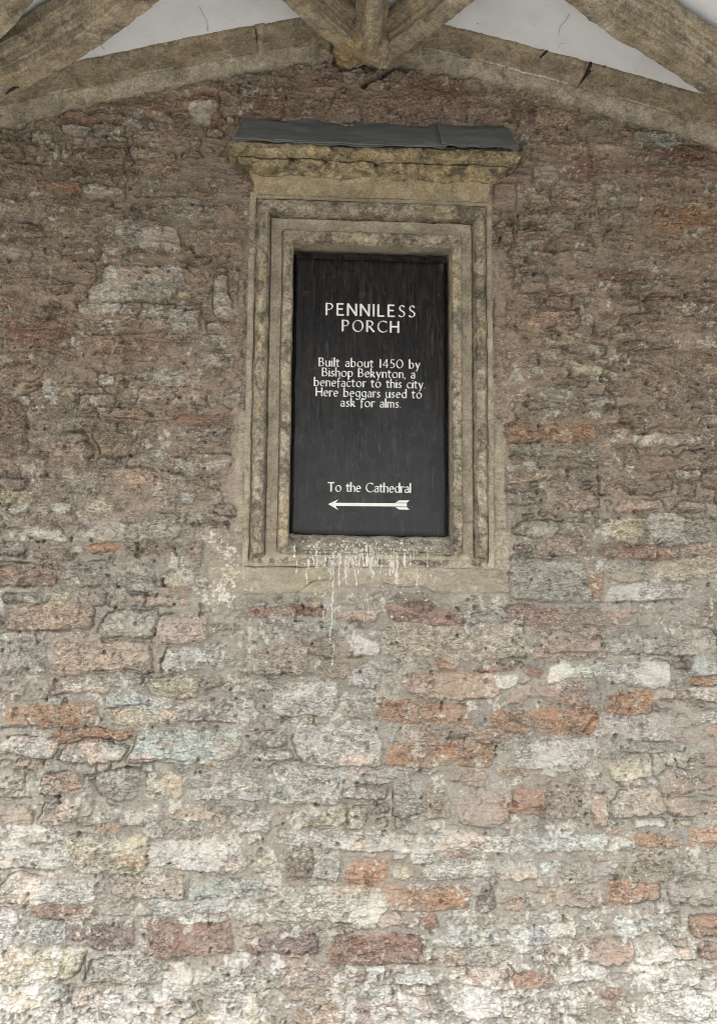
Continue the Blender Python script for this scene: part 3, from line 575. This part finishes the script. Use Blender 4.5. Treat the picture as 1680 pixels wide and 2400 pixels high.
# broad-pen lettering
def E(cx, cy, rx, ry, a0, a1, n=14): return [(cx + rx * cos(radians(a0 + (a1 - a0) * i / n)), cy + ry * sin(radians(a0 + (a1 - a0) * i / n))) for i in range(n + 1)]
G = {' ': (.26, []),
 'P': (.52, [[(0, 0), (0, 1)], [(0, .98), (.2, .98)] + E(.22, .73, .27, .25, 90, -90) + [(0, .46)]]),
 'E': (.48, [[(0, 0), (0, 1)], [(0, .97), (.46, .97)], [(0, .53), (.4, .53)], [(0, .03), (.5, .03)]]),
 'N': (.68, [[(0, 0), (0, 1)], [(0, 1), (.68, .02)], [(.68, 0), (.68, 1)]]), 'I': (.0, [[(0, 0), (0, 1)]]),
 'L': (.46, [[(0, 0), (0, 1)], [(0, .03), (.48, .03)]]),
 'S': (.46, [E(.26, .755, .19, .22, 25, 250) + E(.22, .255, .24, .24, 60, -150)]),
 'O': (.86, [E(.43, .5, .43, .5, 0, 360, 28)]), 'R': (.58, [[(0, 0), (0, 1)], [(0, .98), (.2, .98)] + E(.22, .74, .26, .24, 90, -90) + [(0, .48)], [(.2, .48), (.6, 0)]]),
 'C': (.74, [E(.45, .5, .45, .5, 48, 312, 22)]), 'H': (.66, [[(0, 0), (0, 1)], [(.66, 0), (.66, 1)], [(0, .52), (.66, .52)]]),
 'B': (.52, [[(0, 0), (0, 1)], [(0, .98), (.18, .98)] + E(.2, .76, .23, .22, 90, -90) + [(0, .54)], [(.18, .54)] + E(.22, .28, .29, .26, 90, -90) + [(0, .02)]]),
 'T': (.64, [[(.32, 0), (.32, 1)], [(0, .97), (.64, .97)]]),
 '1': (.12, [[(.08, 0), (.08, 1)]]), '4': (.6, [[(.45, 0), (.45, 1), (0, .3), (.62, .3)]]),
 '5': (.46, [[(.44, .97), (.1, .97), (.06, .56)] + E(.17, .3, .28, .3, 110, -120)]), '0': (.72, [E(.36, .5, .36, .5, 0, 360, 24)]),
 'u': (.42, [[(0, .66), (0, .24)] + E(.19, .22, .19, .22, 180, 330) + [(.42, .3)], [(.42, .66), (.42, 0)]]),
 'i': (.0, [[(0, 0), (0, .66)], [(-.01, .9), (.012, .92)]]), 'l': (.0, [[(0, 0), (0, 1.06)]]),
 't': (.26, [[(.08, .86), (.08, .16)] + E(.2, .16, .12, .15, 180, 300)[1:], [(-.06, .65), (.28, .65)]]),
 'a': (.38, [E(.19, .46, .19, .19, 150, 0) + [(.38, 0)], E(.19, .19, .19, .19, 70, 300) + [(.38, .2)], [(.19, .38), (.38, .40)]]),
 'b': (.46, [[(0, 0), (0, 1.06)], E(.22, .33, .24, .33, 150, -150, 20)]), 'o': (.56, [E(.28, .33, .28, .33, 0, 360, 22)]),
 'y': (.46, [[(0, .66), (.24, .04)], [(.46, .66), (.14, -.28), (.02, -.33)]]),
 's': (.30, [E(.17, .5, .13, .15, 25, 250) + E(.14, .165, .16, .155, 60, -150)]),
 'h': (.42, [[(0, 0), (0, 1.06)], E(.21, .43, .21, .22, 165, 0) + [(.42, 0)]]), 'n': (.42, [[(0, 0), (0, .66)], E(.21, .43, .21, .22, 165, 0) + [(.42, 0)]]),
 'p': (.46, [[(0, -.34), (0, .66)], E(.22, .33, .24, .33, 150, -150, 20)]),
 'e': (.44, [[(.03, .37), (.44, .37)] + E(.23, .33, .22, .33, 8, 312, 20)]), 'k': (.42, [[(0, 0), (0, 1.06)], E(.14, .5, .2, .16, 80, -70) + [(.02, .34)], [(.12, .34), (.44, 0)]]),
 'f': (.22, [[(.06, -.14), (.06, .86)] + E(.22, .86, .16, .17, 180, 60)[1:], [(-.06, .62), (.24, .62)]]),
 'c': (.40, [E(.25, .33, .25, .33, 50, 312, 18)]), 'r': (.24, [[(0, 0), (0, .66)], E(.2, .42, .2, .23, 165, 55)]),
 'd': (.46, [[(.46, 0), (.46, 1.06)], E(.24, .33, .24, .33, 30, 330, 20)]),
 'g': (.46, [E(.24, .36, .24, .30, 30, 330, 20), [(.46, .66), (.46, -.08)] + E(.24, -.1, .22, .22, 0, -150)]),
 'm': (.70, [[(0, 0), (0, .66)], E(.175, .45, .175, .2, 165, 0) + [(.35, 0)], E(.525, .45, .175, .2, 165, 0) + [(.7, 0)]]),
 ',': (.0, [[(.02, .04), (-.04, -.12)]]), '.': (.0, [[(-.01, .05), (.012, .06)]])}
_lift = [0.0]
def pen(paths, ox, oz, s, na, nb, ang, V, Fc, yb):
    """sweep an elliptical nib along each stroke; every piece is a convex hull, laid a hair above the last"""
    nib = [(na * cos(t) * cos(ang) - nb * sin(t) * sin(ang), na * cos(t) * sin(ang) + nb * sin(t) * cos(ang)) for t in [2 * pi * k / 12 for k in range(12)]]
    for path in paths:
        for (ax, az), (bx, bz) in zip(path[:-1], path[1:]):
            L = math.hypot(bx - ax, bz - az); straight = len(path) == 2 and L > .3
            pts = [(ax + p, az + q) for p, q in nib] + [(bx + p, bz + q) for p, q in nib]
            if straight:   # flared ends of an incised letter
                ux, uz = (bx - ax) / L, (bz - az) / L
                for (ex, ez) in ((ax, az), (bx, bz)):
                    for sg in (-1, 1): pts.append((ex - uz * sg * na * 1.25 + 0, ez + ux * sg * na * 1.05))
            h = hull(pts); _lift[0] += 4e-6; i0 = len(V)
            for x, z in h: V.append((ox + x * s, yb - .0006 - _lift[0] % .0004, oz + z * s))
            Fc.append(list(range(i0, i0 + len(h))))
def hull(P):
    P = sorted(set((round(a, 5), round(b, 5)) for a, b in P))
    def half(Q):
        o = []
        for p in Q:
            while len(o) > 1 and (o[-1][0] - o[-2][0]) * (p[1] - o[-2][1]) - (o[-1][1] - o[-2][1]) * (p[0] - o[-2][0]) <= 0: o.pop()
            o.append(p)
        return o
    a, b = half(P), half(P[::-1]); return a[:-1] + b[:-1]
def ngon_mesh(name, V, Fc, mat, parent):
    me = bpy.data.meshes.new(name); L = parent.location
    me.from_pydata([(x - L[0], y - L[1], z - L[2]) for x, y, z in V], [], Fc); me.update(); me.materials.append(mat)
    o = bpy.data.objects.new(name, me); S.collection.objects.link(o); o.parent = parent; return o
def text_line(name, txt, u0, u1, vb, cap, gap, bold):
    a = at(u0, vb, BP); b = at(u1, vb, BP); s = cap / F_PX * 4.05 * 1.0
    s = (at(u0, vb - cap, BP)[2] - a[2])
    wid = sum(G[c][0] + gap for c in txt) - gap; tot = b[0] - a[0]; k = 1.0
    # widths follow the photograph: stretch the spaces between letters
    extra = (tot - wid * s) / max(1, len(txt) - 1); x = 0.0; V = []; Fc = []
    if abs(extra) > gap * s * .6: k = tot / (wid * s); extra = 0
    for c in txt:
        pen([[(px * k, pz) for px, pz in p] for p in G[c][1]], a[0] + x, a[2], s, .070 * bold, .029 * bold, radians(28), V, Fc, -BP)
        x += (G[c][0] + gap) * s * k + extra
    ngon_mesh(name, V, Fc, M_PAINT, SIGN)
text_line("heading_lettering", "PENNILESS", 765, 971, 738, 27.5, .36, .95)
text_line("heading_lettering", "PORCH", 803, 933, 776, 26, .34, 1.0)
for t, a, b, y in (("Built about 1450 by", 748, 983, 858), ("Bishop Bekynton, a", 756, 971, 881.5), ("benefactor to this city.", 737, 995, 904.5), ("Here beggars used to", 741, 987, 928), ("ask for alms.", 799, 938, 952.5)):
    text_line("body_lettering", t, a, b, y, 19.5, .25, 1.0)
text_line("direction_lettering", "To the Cathedral", 769, 961, 1151.5, 21, .28, 1.0)
def arrow():
    V = []; Fc = []
    for poly in ([(769, 1181.5), (792, 1171), (786, 1178.5), (927, 1179.5), (927, 1187), (786, 1185.5), (792, 1195)],):
        pass
    def quad(P):
        i = len(V); _lift[0] += 4e-6
        for u, v in P:
            q = at(u, v, BP + .0008); V.append((q[0], q[1] - _lift[0] % .0004, q[2]))
        Fc.append(list(range(i, i + len(P)))[::-1])
    quad([(769, 1181.5), (793, 1170.5), (786, 1178.5), (784, 1182)]); quad([(769, 1181.5), (784, 1182), (786, 1186), (793, 1195.5)])
    quad([(780, 1178.3), (953, 1179.6), (953, 1187.2), (780, 1185.6)])
    quad([(926.5, 1178.2), (935, 1172.8), (959.5, 1172.8), (953.5, 1177.9)]); quad([(926.5, 1188.6), (953.5, 1189.0), (959.5, 1194.6), (935, 1194.2)])
    ngon_mesh("arrow", V, Fc, M_PAINT, SIGN)
arrow()

# ------------------------------------------------------------------ vault over the porch
VAULT = thing("ribbed_vault", (0, -.2, 4.0), "white plastered stone vault with tan ribs meeting at a carved boss above the wall", "vault")
WEB0 = .088
def z_web(x, y):
    d = np.clip(-y - .19, 0, 9); return A_arch(x) + WEB0 + .15 * np.where(d < 2.2, d, 4.4 - d) 
def web():
    gx = np.linspace(-2.75, 2.75, 150); gy = np.concatenate([np.linspace(.02, -.8, 40), np.linspace(-.85, -4.5, 60)])
    X, Y = np.meshgrid(gx, gy, indexing='ij'); Z = z_web(X, Y) + .006 * fbm(X, Y, 3, 3, .5, 180)
    V = np.stack([X, Y, Z], -1).reshape(-1, 3); V2 = V + np.array((0, 0, .18)); q = grid_quads(150, 100); n = len(V)
    e = []
    for i in range(149): e += [[i * 100, (i + 1) * 100, n + (i + 1) * 100, n + i * 100], [i * 100 + 99, n + i * 100 + 99, n + (i + 1) * 100 + 99, (i + 1) * 100 + 99]]
    for j in range(99): e += [[j, n + j, n + j + 1, j + 1], [149 * 100 + j, 149 * 100 + j + 1, n + 149 * 100 + j + 1, n + 149 * 100 + j]]
    np_mesh("plaster_web", np.concatenate([V, V2]), np.concatenate([q[:, ::-1], q + n, np.array(e)]), M_PLASTER, VAULT)
web()
RIBCOL = np.array((.325, .275, .195), np.float32)
def voussoir(xa, xb, seed):
    prof = resample([(-.02, -.004), (.012, .0), (.030, .004), (.086, .034), (.094, .034), (.097, .042), (.12, .049), (.16, .055), (.192, .062), (.199, .076), (.195, .15)], 4)
    n = max(8, int((xb - xa) / .008)); V = []
    for i in range(n + 1):
        x = xa + (xb - xa) * i / n; sl = (A_arch(x + .01) - A_arch(x - .01)) / .02; c = 1 / math.sqrt(1 + sl * sl)
        for p, h in prof: V.append((x - sl * c * h, -p, float(A_arch(x)) + c * h))
    V = np.array(V); m = len(prof); k0 = np.tile(np.arange(m), n + 1)
    W = weather(V, .004, 10 + seed); 
    endw = np.minimum(np.abs(V[:, 0] - xa), np.abs(V[:, 0] - xb)); W[:, 1] += .0025 * np.exp(-endw / .004)
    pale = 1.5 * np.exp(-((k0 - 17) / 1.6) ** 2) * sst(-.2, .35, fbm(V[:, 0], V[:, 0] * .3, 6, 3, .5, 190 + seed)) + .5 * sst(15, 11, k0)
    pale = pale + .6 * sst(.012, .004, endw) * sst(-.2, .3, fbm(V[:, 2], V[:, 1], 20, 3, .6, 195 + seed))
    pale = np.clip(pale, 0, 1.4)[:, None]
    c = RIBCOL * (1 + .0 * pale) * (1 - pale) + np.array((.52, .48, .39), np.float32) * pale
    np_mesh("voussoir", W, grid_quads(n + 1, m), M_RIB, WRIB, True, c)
WRIB = bpy.data.objects.new("wall_rib", None)
# the rib's own body carries its stones
def rib_core():
    n = 200; V = []; prof = [(.0, .03), (.07, .045), (.17, .078), (.0, .11)]
    for i in range(n + 1):
        x = -2.6 + 5.2 * i / n
        for p, h in prof: V.append((x, -p + .004, float(A_arch(x)) + h))
    return np_mesh("wall_rib", V, grid_quads(n + 1, 4), M_RIB, VAULT, True, np.tile(RIBCOL * .8, (len(V), 1)))
bpy.data.objects.remove(WRIB); WRIB = rib_core()
_loc = VAULT.location.copy()
_npm = np_mesh
def np_mesh_sub(name, V, q, mat, parent, smooth=True, col=None):
    """sub-part: its parent part sits at the thing's origin"""
    o = _npm(name, np.asarray(V) - np.array(_loc), q, mat, None, smooth, col); o.parent = parent; return o
def voussoirs():
    global np_mesh
    np_mesh = np_mesh_sub
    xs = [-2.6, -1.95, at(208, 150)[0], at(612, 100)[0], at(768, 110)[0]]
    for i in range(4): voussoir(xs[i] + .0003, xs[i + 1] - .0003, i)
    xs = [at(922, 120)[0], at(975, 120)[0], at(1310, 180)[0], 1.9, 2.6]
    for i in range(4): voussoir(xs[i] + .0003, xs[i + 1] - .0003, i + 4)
    np_mesh = _npm
voussoirs()
def on_web(u, v, drop=.05):
    d = ray(u, v); d = d / np.linalg.norm(d); lo, hi = .5, 6.0
    f = lambda t: (CAM + d * t)[2] - (float(z_web((CAM + d * t)[0], (CAM + d * t)[1])) - drop)
    ts = np.linspace(1.0, 6, 400); prev = None
    for t in ts:
        if f(t) > 0: lo = t - (ts[1] - ts[0]); hi = t; break
    for _ in range(40):
        m = (lo + hi) / 2
        if f(m) > 0: hi = m
        else: lo = m
    return CAM + d * hi
def spline(P, n):
    P = np.array(P); t = np.linspace(0, len(P) - 1, n); out = []
    for s in t:
        i = min(int(s), len(P) - 2); f = s - i; a = P[max(i - 1, 0)]; b = P[i]; c = P[i + 1]; d = P[min(i + 2, len(P) - 1)]
        out.append(.5 * ((2 * b) + (c - a) * f + (2 * a - 5 * b + 4 * c - d) * f * f + (3 * b - a - 3 * c + d) * f ** 3))
    return np.array(out)
def rib(name, pts, wide, deep, seed, n=420):
    P = spline(pts, n); T = np.gradient(P, axis=0); T /= np.linalg.norm(T, axis=1)[:, None]
    e = .002
    gxn = (z_web(P[:, 0] + e, P[:, 1]) - z_web(P[:, 0] - e, P[:, 1])) / (2 * e); gyn = (z_web(P[:, 0], P[:, 1] + e) - z_web(P[:, 0], P[:, 1] - e)) / (2 * e)
    N = np.stack([gxn, gyn, -np.ones(n)], 1); N /= np.linalg.norm(N, axis=1)[:, None]   # downward
    B = np.cross(T, N); B /= np.linalg.norm(B, axis=1)[:, None]; N = np.cross(B, T)
    prof = resample([(-1, -.25), (-1, .20), (-.92, .24), (-.76, .30), (-.64, .44), (-.58, .66), (-.50, .68), (-.50, .94), (-.42, 1.0), (.42, 1.0), (.50, .94), (.50, .68), (.58, .66), (.64, .44), (.76, .30), (.92, .24), (1, .20), (1, -.25)], 3)
    V = (P[:, None] + B[:, None] * (prof[None, :, :1] * wide / 2) + N[:, None] * (prof[None, :, 1:] * deep)).reshape(-1, 3)
    m = len(prof); k0 = np.tile(np.arange(m), n); s = np.repeat(np.arange(n), m) / n * 3
    a = .0045; V = V + a * np.stack([fbm(V[:, 0] + V[:, 2], V[:, 1], 18, 3, .6, 200 + seed), fbm(V[:, 1], V[:, 0] + V[:, 2], 18, 3, .6, 203 + seed), fbm(V[:, 0] - V[:, 2], V[:, 1], 15, 4, .6, 206 + seed)], 1)
    band = (1 + .16 * np.sin(k0 * 1.9 + seed) + .10 * np.sin(k0 * .83))[:, None]
    pale = np.clip(sst(.25, .7, fbm(V[:, 0] * 1.0 + k0 * .03, V[:, 1] + k0 * .05, 9, 4, .6, 210 + seed)), 0, 1)[:, None] * .5
    for jt in ((.22, .47, .68, .86) if n > 100 else (.5,)):
        dj = np.abs(np.repeat(np.arange(n), m) / n - jt - .004 * np.sin(k0 * .7)) * n
        V = V - (N.repeat(m, 0) * (.0035 * np.exp(-(dj / .8) ** 2))[:, None]); pale = np.maximum(pale, (.55 * np.exp(-(dj / 1.2) ** 2) * (np.sin(k0 * 1.3 + jt * 9) > -.4))[:, None])
    c = RIBCOL * band * (1 - pale) + np.array((.50, .46, .37), np.float32) * pale
    return np_mesh(name, V, grid_quads(n, m)[:, ::-1], M_RIB, VAULT, True, c)
D = lambda L, drop=.055: [on_web(u, v, drop) for u, v in L]
def ext(P, start, end): return ([np.array(start)] if start is not None else []) + P + ([np.array(end)] if end is not None else [])
def fin(x, y): return np.array((x, y, float(z_web(np.array(x), np.array(y))) - .05))
rib("diagonal_rib", D([(-330, 310), (-150, 224), (0, 146), (120, 80), (240, 0), (370, -110), (500, -240)]), .20, .115, 1)
rib("diagonal_rib", D([(2000, 360), (1850, 262), (1680, 150), (1560, 68), (1443, -8), (1330, -100), (1200, -230)]), .20, .115, 2)
rib("diagonal_rib", D([(-200, 190), (-80, 70), (2, -8), (70, -100)]), .16, .10, 6, 80)
rib("tierceron_rib", D([(848, 96), (800, 52), (738, 0), (660, -75), (560, -180)]), .155, .105, 3, 260)
rib("tierceron_rib", D([(888, 100), (950, 52), (1022, 0), (1120, -80), (1230, -180)]), .155, .105, 4, 260)
rib("ridge_rib", D([(869, 52), (870, 28), (873, 0), (877, -120), (882, -300)]), .125, .12, 5, 260)
def boss():
    cx, cy, cz = at(852, 92, .20); nu, nv = 120, 80; V = []; c = []
    for i in range(nu):
        a = 2 * pi * i / nu
        for j in range(nv):
            b = pi * (j / (nv - 1) - .5); ca, sa = cos(a), sin(a); pw = lambda t, e: math.copysign(abs(t) ** e, t)
            lf = 1 + .20 * (abs(sin(3.5 * a)) ** .6 - .6) * cos(b) ** .5 if cos(b) > 0 else 1
            V.append((cx + .112 * lf * pw(ca, .7) * pw(cos(b), .6), cy + .02 + .095 * lf * pw(sa, .7) * pw(cos(b), .6), cz + .078 * pw(sin(b), .62)))
    V = np.array(V); 
    lob = 1 + .04 * np.sin(3 * np.arctan2(V[:, 1] - cy, V[:, 0] - cx)) 
    V[:, 0] = cx + (V[:, 0] - cx) * lob; V[:, 1] = cy + (V[:, 1] - cy) * lob
    V = V + .017 * np.stack([fbm(V[:, 0], V[:, 2] + V[:, 1], 14, 4, .6, 220), fbm(V[:, 0] + V[:, 2], V[:, 1], 14, 4, .6, 223), fbm(V[:, 0] - V[:, 1], V[:, 2], 14, 4, .6, 226)], 1)
    och = sst(.02, -.05, V[:, 2] - cz + .02 * fbm(V[:, 0], V[:, 1], 16, 3, .6, 230) + .0) * sst(.06, .03, V[:, 0] - cx + .035)
    c = RIBCOL * (1 - .85 * och[:, None]) + np.array((.29, .215, .11), np.float32) * .85 * och[:, None]
    np_mesh("boss", V, grid_quads(nu, nv, True), M_RIB, VAULT, True, c)
    # squared end block left of the boss and a shelf of stone to its right
    for (u0, v0, u1, v1, p0, p1, nm) in ((746, 62, 780, 118, .06, .17, "end_block"), (915, 72, 990, 128, .06, .16, "end_block")):
        a = at(u0, v1, p1); b = at(u1, v0, p1); n = 14; V = []
        for s in range(6): pass
        rows = resample([(0, p0), (0, p1 - .02), (.15, p1), (.85, p1), (1, p1 - .02), (1, p0)], 4); P = []
        for k in range(n + 1):
            z = a[2] + (b[2] - a[2]) * k / n; ins = .012 if k in (0, n) else 0
            for t, p in rows: P.append((a[0] + (b[0] - a[0]) * t, -p + ins, z))
        m = len(rows); q = list(map(list, grid_quads(n + 1, m))); 
        W = weather(np.array(P), .006, 30); W = np.concatenate([W, [[(a[0] + b[0]) / 2, -(p0 + p1) / 2, a[2]], [(a[0] + b[0]) / 2, -(p0 + p1) / 2, b[2]]]]); c0 = len(W) - 2
        tr = [[c0, i + 1, i] for i in range(m - 1)] + [[c0 + 1, n * m + i, n * m + i + 1] for i in range(m - 1)]
        np_mesh(nm, W, np.array(q), M_RIB, VAULT, True, np.tile(RIBCOL * 1.05, (len(W), 1)), tr)
boss()

# ------------------------------------------------------------------ droppings below the board
def droppings():
    bpy.context.view_layer.update()
    dg = bpy.context.evaluated_depsgraph_get(); VV = []; PP = []
    for o in SUR.children:
        b = len(VV); VV += [o.matrix_world @ v.co for v in o.data.vertices]; PP += [[b + i for i in p.vertices] for p in o.data.polygons]
    bvh = BVHTree.FromPolygons(VV, PP); V = []; Q = []
    def surf(x, z):
        hit = bvh.ray_cast(Vector((x, -.5, z)), Vector((0, 1, 0)))
        y = hit[0].y if hit[0] else 9; inside = FX0 + .03 < x < FX1 - .03 and FZ0 + .03 < z < FZ1
        return min(y, 9 if inside else wall_y(x, z))
    def drip(u, v0, v1, wpx):
        a = at(u, v0); L = a[2] - at(u, v1)[2]; n = max(4, int(L / .004)); r = wpx * .00125; i0 = len(V); x = a[0]
        for k in range(n + 1):
            t = k / n; z = a[2] - L * t; x += random.gauss(0, .0011); y = surf(x, z)
            if y > 1: y = -.02
            rr = r * (.55 + .5 * random.random()) * (1.0 if t < .85 else 1.5) * (.3 if k in (0, n) else 1)
            if random.random() < .12: rr *= .25
            V.extend([(x - rr, y + .001, z), (x, y - .0022, z), (x + rr, y + .001, z)])
        for k in range(n):
            b = i0 + 3 * k; Q.extend([[b, b + 3, b + 4, b + 1], [b + 1, b + 4, b + 5, b + 2]])
    rr = random.Random(3)
    for _ in range(70):
        u = min(1010, max(690, rr.gauss(835, 75))); v0 = rr.uniform(1284, 1315)
        drip(u, v0, v0 + rr.choice((12, 18, 28, 40, 55)) * rr.uniform(.7, 1.1), rr.uniform(1.2, 3.6))
    for u, v0, v1, wp in ((783, 1300, 1500, 3.2), (783, 1502, 1560, 2.2), (773, 1300, 1362, 3), (690, 1274, 1308, 4.5), (795, 1295, 1375, 3), (812, 1300, 1372, 3), (830, 1300, 1378, 2.5), (762, 1290, 1330, 3), (928, 1300, 1370, 3), (860, 1286, 1330, 5), (945, 1285, 1326, 4), (960, 1295, 1325, 3), (742, 1290, 1332, 3.5), (976, 1330, 1376, 2.2), (760, 1425, 1450, 3), (684, 1425, 1460, 2), (850, 1420, 1460, 2), (728, 1285, 1328, 2.5)):
        drip(u, v0, v1, wp)
    for _ in range(230):
        u = rr.gauss(840, 90); v = rr.uniform(1262, 1300) if rr.random() < .6 else rr.uniform(1300, 1450)
        if 685 < u < 1040: drip(u, v, v + rr.uniform(3, 8), rr.uniform(1.2, 5.5))
    o = np_mesh("bird_droppings", np.array(V), np.array(Q), M_DROP); o["kind"] = "stuff"
    o["label"] = "white bird droppings streaking down the stone sill under the black sign"; o["category"] = "droppings"
droppings()

# ------------------------------------------------------------------ cobwebs hanging on the ribs
def cobweb(lines, label, grp="sooty cobwebs on the vault", flat=.004):
    V = []; Q = []
    c0 = lines[0][0]
    for L in lines:
        for (a, ra), (b, rb) in zip(L[:-1], L[1:]):
            a, b = np.array(a), np.array(b); t = b - a; t /= np.linalg.norm(t) + 1e-9; s = np.cross(t, (0, 1, 0)); s /= np.linalg.norm(s) + 1e-9; o = np.cross(s, t); i = len(V)
            for P, r in ((a, ra), (b, rb)):
                for k in range(5): an = 2 * pi * k / 5; V.append(tuple(P + s * r * cos(an) + o * r * .5 * sin(an)))
            for k in range(5): Q.append([i + k, i + (k + 1) % 5, i + 5 + (k + 1) % 5, i + 5 + k])
    V = np.array(V); o = np_mesh("cobweb", V, np.array(Q), M_WEB)
    ctr = V.mean(0); me = o.data; me.vertices.foreach_set("co", (V - ctr).astype(np.float32).ravel()); me.update(); o.location = ctr
    o["label"] = label; o["category"] = "cobweb"; o["group"] = grp
bpy.context.view_layer.update()
_VV = []; _PP = []
for _o in list(VAULT.children) + list(WRIB.children):
    if _o.name.startswith(("voussoir", "diagonal")):
        _b = len(_VV); _VV += [_o.matrix_world @ v.co for v in _o.data.vertices]; _PP += [[_b + i for i in p.vertices] for p in _o.data.polygons]
_BV = BVHTree.FromPolygons(_VV, _PP)
def R(u, v, p):
    """on the face of the rib"""
    d = ray(u, v); d = d / np.linalg.norm(d); h = _BV.ray_cast(Vector(CAM), Vector(d))
    return tuple(np.array(h[0]) - d * .004) if h[0] else tuple(at(u, v, p))
cobweb([[(R(1385, 142, .19), .003), (R(1382, 152, .17), .008), (R(1377, 168, .155), .011), (R(1368, 182, .13), .006), (R(1356, 200, .115), .0015), (R(1346, 210, .105), .001)]],
       "long black cobweb hanging down the wall rib on the right")
cobweb([[(R(1424, 150, .19), .004), (R(1420, 154, .18), .003), (R(1410, 156, .185), .001)]], "small dark cobweb wisp just right of the long black cobweb")
cobweb([[(R(1283, 118, .19), .003), (R(1274, 126, .18), .006), (R(1264, 136, .165), .003)]], "dark cobweb wisp left of the long black cobweb on the rib")
cobweb([[(R(14, 222, .23), .002), (R(22, 212, .23), .007), (R(30, 207, .22), .009), (R(38, 204, .2), .005), (R(46, 206, .19), .002)]],
       "dark tangled cobweb under the big rib at the left edge", flat=.004)
def W_(u, v): return tuple(on_web(u, v, .006))
cobweb([[(W_(u, v), .0007) for u, v in ((468, 15), (478, 35), (486, 48), (487, 72))]], "thin grey cobweb thread on white plaster above the left rib")
cobweb([[(W_(u, v), .0009) for u, v in ((232, 88), (236, 96), (240, 110), (246, 117))]], "faint cobweb on plaster where left diagonal rib meets the wall rib")
cobweb([[(W_(u, v), .0008) for u, v in ((1335, 30), (1325, 48), (1312, 62), (1308, 82))]], "thin cobweb thread on white plaster above the right rib")
